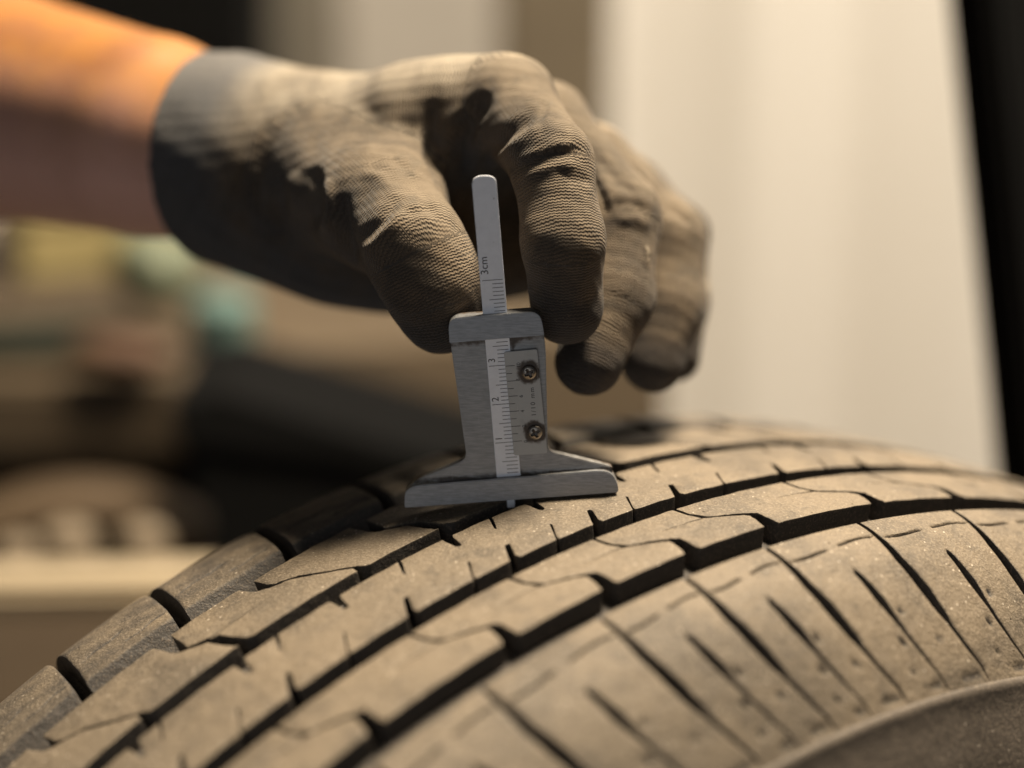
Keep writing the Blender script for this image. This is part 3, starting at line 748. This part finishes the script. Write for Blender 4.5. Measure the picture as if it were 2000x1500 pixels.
# ================================================================ BACKGROUND
def gbox(name, c0, size, mat, parent=None, rot=(0, 0, 0), bev=.004, root=None):
    """box centred at world point c0 (or local when parent is given)"""
    bm = bmesh.new(); bmesh.ops.create_cube(bm, size=1)
    for v in bm.verts: v.co = Vector((v.co.x*size[0], v.co.y*size[1], v.co.z*size[2]))
    if bev: bmesh.ops.bevel(bm, geom=bm.edges[:], offset=bev, segments=2, affect='EDGES', clamp_overlap=True)
    me = bpy.data.meshes.new(name); bm.to_mesh(me); bm.free(); o = link(name, me, mat, parent, True); sharp(me, 30)
    o.location = c0; o.rotation_euler = rot; return o
def turned(name, pr, mat, parent=None, loc=(0, 0, 0), rot=(0, 0, 0), n=40):
    V, F = [], []
    for r, z in pr:
        for j in range(n): a = 2*math.pi*j/n; V.append((r*math.cos(a), r*math.sin(a), z))
    for i in range(len(pr)-1):
        for j in range(n): F.append([i*n+j, i*n+(j+1) % n, (i+1)*n+(j+1) % n, (i+1)*n+j])
    F.append(list(range(n))[::-1]); F.append([(len(pr)-1)*n+j for j in range(n)])
    o = mesh(name, V, F, mat, parent, None, True, 35); o.location = loc; o.rotation_euler = rot; return o
def sight(px, py, Z): return c2w(np.array([(px-1000)/FPX*Z, (750-py)/FPX*Z, -Z]))
floor = gbox('floor', (0, 1.5, -.01), (8, 7, .02), plain('concrete_floor', (.10, .08, .06), .85, 0, .3, 6), bev=0); tag(floor, kind='structure')
M_WALL = plain('painted_panel', (.68, .625, .54), .8, 0, .05, 3)
# right pale wall, gently ribbed
V, F = [], []; xs = np.linspace(.06, 2.2, 260); yb = 2.05
for x in xs:
    y = yb-.007*math.sin(x*2*math.pi/.17)-.003*math.sin(x*2*math.pi/.063)
    V += [(x, y, 0), (x, y, 2.4)]
F = [[2*i, 2*i+1, 2*i+3, 2*i+2] for i in range(len(xs)-1)]; k = len(V)
V += [(xs[0], yb+.08, 0), (xs[0], yb+.08, 2.4), (xs[-1], yb+.08, 0), (xs[-1], yb+.08, 2.4)]
n = k//2; F += [[k, k+1, 1, 0], [k-2, k-1, k+3, k+2], [k+2, k+3, k+1, k]]
tag(mesh('wall', V, F, M_WALL, None, None, True), kind='structure')
gbox('rear_wall', (-1.3, 2.2, 1.2), (3.0, .08, 2.4), plain('brown_wall', (.11, .085, .055), .8), bev=0)['kind'] = 'structure'
# leaning black post
pa, pb = sight(1930, -120, 840), sight(2055, 1120, 840)
dirv = (pa-pb); mid = (pa+pb)/2
post = empty('machine_post', pb); tag(post, 'black steel post leaning at the right edge behind the tyre', 'post')
q = dirv.to_track_quat('Z', 'Y')
post.rotation_euler = q.to_euler()
M_BLK = plain('black_paint_and_shade', (.0035, .0035, .0035), .9)
L = dirv.length+.5
gbox('post_tube', (0, 0, L/2-.35), (.0225, .03, L+.3), M_BLK, post, bev=.003)
gbox('post_foot', (0, 0, -.5), (.08, .08, .012), M_BLK, post, bev=.002)
# workbench
bz = .541
M_WOOD = plain('bench_board', (.085, .060, .034), .7, 0, .35, 9)
bench = empty('workbench', (-.55, 1.28, 0)); tag(bench, 'blurred brown workbench behind the tyre at the left', 'workbench')
gbox('bench_top', (.04, 0, bz-.02), (1.05, .32, .04), M_WOOD, bench)
gbox('bench_apron', (-.12, -.12, bz-.085), (.72, .02, .09), plain('bench_dark', (.045, .036, .028), .7), bench)
for x in (-.42, .5):
    for y in (-.12, .12): gbox('leg', (x, y, (bz-.04)/2), (.05, .05, bz-.04), M_WOOD, bench)
M_DKB = plain('dark_cabinet', (.004, .004, .004), .85)
cab = empty('tool_cabinet', (-.42, 1.60, 0)); tag(cab, 'black tool cabinet standing behind the hand and forearm', 'cabinet')
gbox('carcase', (0, 0, .45), (.52, .3, .9), M_DKB, cab)
for z in (.25, .5, .75): gbox('drawer', (0, -.155, z), (.48, .02, .2), M_DKB, cab)
# sacks and boxes showing at the top
def blob(name, px, py, Z, r, sq, mat, label, cat, seed=0, group=None):
    bm = bmesh.new(); bmesh.ops.create_icosphere(bm, subdivisions=4, radius=1)
    for v in bm.verts:
        p = v.co; s = 1+.10*math.sin(p.x*3.1+seed)*math.sin(p.z*2.7+seed*2)+.05*math.sin(p.y*7+p.x*5+seed)
        v.co = Vector((p.x*r*sq[0]*s, p.y*r*sq[1]*s, p.z*r*sq[2]*s))
    me = bpy.data.meshes.new(name); bm.to_mesh(me); bm.free(); o = link(name, me, mat); o.location = sight(px, py, Z); tag(o, label, cat, group); return o
# stand-alone things on the bench and behind
gbg = lambda n_, c, r=.7: plain(n_, c, r, 0, .2, 30)
def crate(name, px, py, Z, size, mat, label, cat, rot=0, lid=None):
    e = empty(name, sight(px, py, Z)); e.rotation_euler = (0, 0, rot); tag(e, label, cat)
    gbox('box_body', (0, 0, size[2]/2), size, mat, e)
    gbox('box_lid', (0, 0, size[2]+.004), (size[0]*1.03, size[1]*1.03, .016), lid or mat, e)
    return e
crate('storage_box', 770, 260, 1700, (.14, .10, .22), gbg('grey_plastic', (.34, .31, .27)), 'pale grey storage box blurred above the back of the gloved hand', 'box', .2)
crate('storage_box', 575, 300, 1650, (.07, .08, .19), gbg('taupe_plastic', (.13, .115, .09)), 'taupe storage box blurred just right of the black cabinet above the wrist', 'box', .1)
crate('plywood_board', 1080, 700, 1360, (.062, .04, .30), gbg('ply', (.15, .122, .085)), 'upright brown board blurred between the hand and the pale wall', 'board', 0)
crate('cardboard_box', 180, 520, 1230, (.085, .07, .035), gbg('yellow_card', (.40, .32, .14)), 'yellow box on the workbench just below the forearm', 'box', .3, gbg('yellow_card_lid', (.55, .45, .22)))
blob('green_rag', 310, 525, 1190, .024, (1.0, .8, .9), gbg('green_cloth', (.15, .17, .11)), 'pale green crumpled rag on the workbench under the glove cuff', 'rag', 1)
blob('paper_towel', 5, 475, 1230, .022, (.7, .8, 1.1), gbg('towel_white', (.75, .62, .52)), 'white paper towel at the left edge below the forearm', 'paper towel', 2)
cup = turned('spray_can', [(.014, 0), (.0155, .003), (.0155, .024), (.0155, .026)], gbg('can_white', (.42, .42, .38)), None, sight(440, 752, 1130)); tag(cup, 'small white can with a teal cap at the front of the workbench', 'can')
turned('can_cap', [(.0157, .026), (.0157, .040), (.011, .045)], gbg('teal_cap', (.10, .17, .15)), cup)
blob('orange_cloth', 235, 690, 1160, .016, (1.6, .7, .6), gbg('rust_cloth', (.085, .040, .018)), 'rust orange cloth lying on the workbench left of the can', 'cloth', 3)
blob('dark_tool_roll', 120, 672, 1200, .02, (3.2, .8, .5), gbg('tool_roll', (.03, .033, .025)), 'dark tool roll lying along the workbench at the left', 'tool roll', 4)
# black block standing in for the shaded gap under the bench
def prism(name, pts, Z0, Z1, mat, parent=None, root=None):
    r = Vector(root) if root else Vector((0, 0, 0))
    V = [sight(x, y, Z0)-r for x, y in pts]+[sight(x, y, Z0)+Vector((0, (Z1-Z0)*.001, 0))-r for x, y in pts]; n = len(pts)
    F = [list(range(n)), list(range(2*n-1, n-1, -1))]+[[i, i+n, (i+1) % n+n, (i+1) % n] for i in range(n)]
    return mesh(name, V, F, mat, parent, None, False)
rt_ = sight(640, 1250, 1000); bn = empty('gap_shade', rt_); tag(bn, 'black block put in for the shaded gap under the bench, behind the tyre left of the gauge', 'gap_shade')
prism('gap_shade_body', [(350, 860), (650, 880), (1000, 985), (1000, 1400), (480, 1400), (400, 1000)], 1000, 1090, M_BLK, bn, rt_)
prism('gap_shade_top', [(335, 790), (430, 770), (960, 930), (1000, 960), (990, 985), (650, 900), (345, 862)], 996, 1094, M_BLK, bn, rt_)
bn2 = prism('canvas_sheet', [(430, 700), (1300, 640), (1300, 1060), (900, 1010), (520, 790)], 1110, 1140, gbg('canvas', (.085, .060, .034))); tag(bn2, 'brown canvas sheet hanging behind the gauge over the bench edge', 'canvas')
# trolley wheel low at the left
wc = sight(150, 1370, 1120); tw = empty('trolley_wheel', wc); tag(tw, 'blurred small trolley wheel with a dusty tyre and pale hub at the lower left', 'wheel')
rx = (math.pi/2+PITCH*.3, 0, .25)
tw.rotation_euler = rx
def ringp(r0, r1, h): return [(r1, -h), (r0*.5+r1*.5, -h*1.15), (r0, -h), (r0, h), (r0*.5+r1*.5, h*1.15), (r1, h), (r1, -h)]
def ringm(name, r0, r1, h, mat):
    pr = ringp(r0, r1, h); n = 64; V, F = [], []
    for r, z in pr:
        for j in range(n): a = 2*math.pi*j/n; V.append((r*math.cos(a), r*math.sin(a), z))
    for i in range(len(pr)-1):
        for j in range(n): F.append([i*n+j, i*n+(j+1) % n, (i+1)*n+(j+1) % n, (i+1)*n+j])
    return mesh(name, V, F, mat, tw, None, True, 35)
ringm('wheel_tyre', .092, .108, .016, gbg('dust_tyre', (.075, .048, .024)))
ringm('wheel_well', .070, .0925, .006, M_BLK)
turned('hub', [(.070, -.006), (.070, .006), (.03, .010), (.012, .014)], gbg('hub_tan', (.23, .18, .12)), tw)
for k in range(6):
    a = k*math.pi/3+.2; turned('hub_bolt', [(.008, .006), (.008, .022), (.005, .024)], gbg('bolt_tan', (.17, .125, .075)), tw, (.038*math.cos(a), .038*math.sin(a), 0), n=16)
bar = crate('timber_batten', 60, 1232, 930, (.15, .03, .0125), gbg('pale_timber', (.33, .265, .175)), 'pale timber batten lying across the trolley wheel at the lower left', 'timber', .05)
sh = crate('plastic_tray', 120, 1480, 880, (.16, .1, .028), gbg('tray', (.040, .029, .019)), 'brown plastic tray at the bottom left corner behind the tyre', 'tray', .1)

# fine hairs on the forearm, one joined part
V, F = [], []; rr_ = random.Random(3)
M_HAIR = plain('arm_hair', (.42, .25, .10), .6)
for k in range(1500):
    i = rr_.randrange(len(AV)); p = AV[i]; n_ = AN[i]
    if p[0] < -150 or p[0] > -82 or n_[2] < -.3: continue
    d = np.array([rr_.uniform(-.2, 1.0), rr_.uniform(-.8, .1), 0]); d -= n_*(d@n_); d /= np.linalg.norm(d)+1e-6; side_ = np.cross(d, n_)*.045; b = len(V)
    for t_ in (0, .5, 1):
        q = p+d*t_*7+n_*(.1+2.2*t_-1.0*t_*t_); w = side_*(1-t_*.8); V += [q-w, q+w]
    F += [[b, b+1, b+3, b+2], [b+2, b+3, b+5, b+4]]
hr = mesh('arm_hair', c2w_np(np.array(V))-PRn, F, M_HAIR, PE, None, True); hr['kind'] = 'stuff'
# loose threads on the glove
M_THR = plain('thread', (.45, .38, .28), .8)
def thread(pts, rmm=.16):
    P = [PX(*p) for p in pts]; V, F = [], []
    for a, p in enumerate(P):
        for j in range(5): an = j*2*math.pi/5; V.append(p+np.array([math.cos(an), math.sin(an), 0])*rmm+np.array([0, 0, .1*math.sin(an)]))
    for a in range(len(P)-1):
        for j in range(5): F.append([a*5+j, a*5+(j+1) % 5, (a+1)*5+(j+1) % 5, (a+1)*5+j])
    mesh('loose_thread', c2w_np(np.array(V))-PRn, F, M_THR, PE, None, True)
thread([(1376, 590, 70), (1384, 578, 66), (1380, 568, 66), (1384, 556, 68), (1376, 545, 72)])
thread([(1262, 480, 22), (1268, 492, 20), (1258, 502, 20), (1270, 510, 21), (1262, 518, 22)])
thread([(515, 325, 55), (530, 322, 53), (548, 314, 54)], .22)
# pale knobs lying behind the batten
M_KN = gbg('knob_tan', (.17, .13, .085))
for px_, py_, r_, lab in ((40, 1195, .0105, 'leftmost of the blurred tan knobs behind the pale timber batten'), (140, 1190, .0125, 'middle one of the blurred tan knobs behind the pale timber batten'), (285, 1180, .0115, 'rightmost of the blurred tan knobs behind the pale timber batten')):
    kb = turned('wooden_knob', [(r_*.6, 0), (r_*.6, r_*.7), (r_*.9, r_*1.1), (r_, r_*1.7), (r_*.8, r_*2.3), (r_*.3, r_*2.55)], M_KN, None, sight(px_, py_-25, 965)); tag(kb, lab, 'knob', 'tan knobs by the trolley wheel')
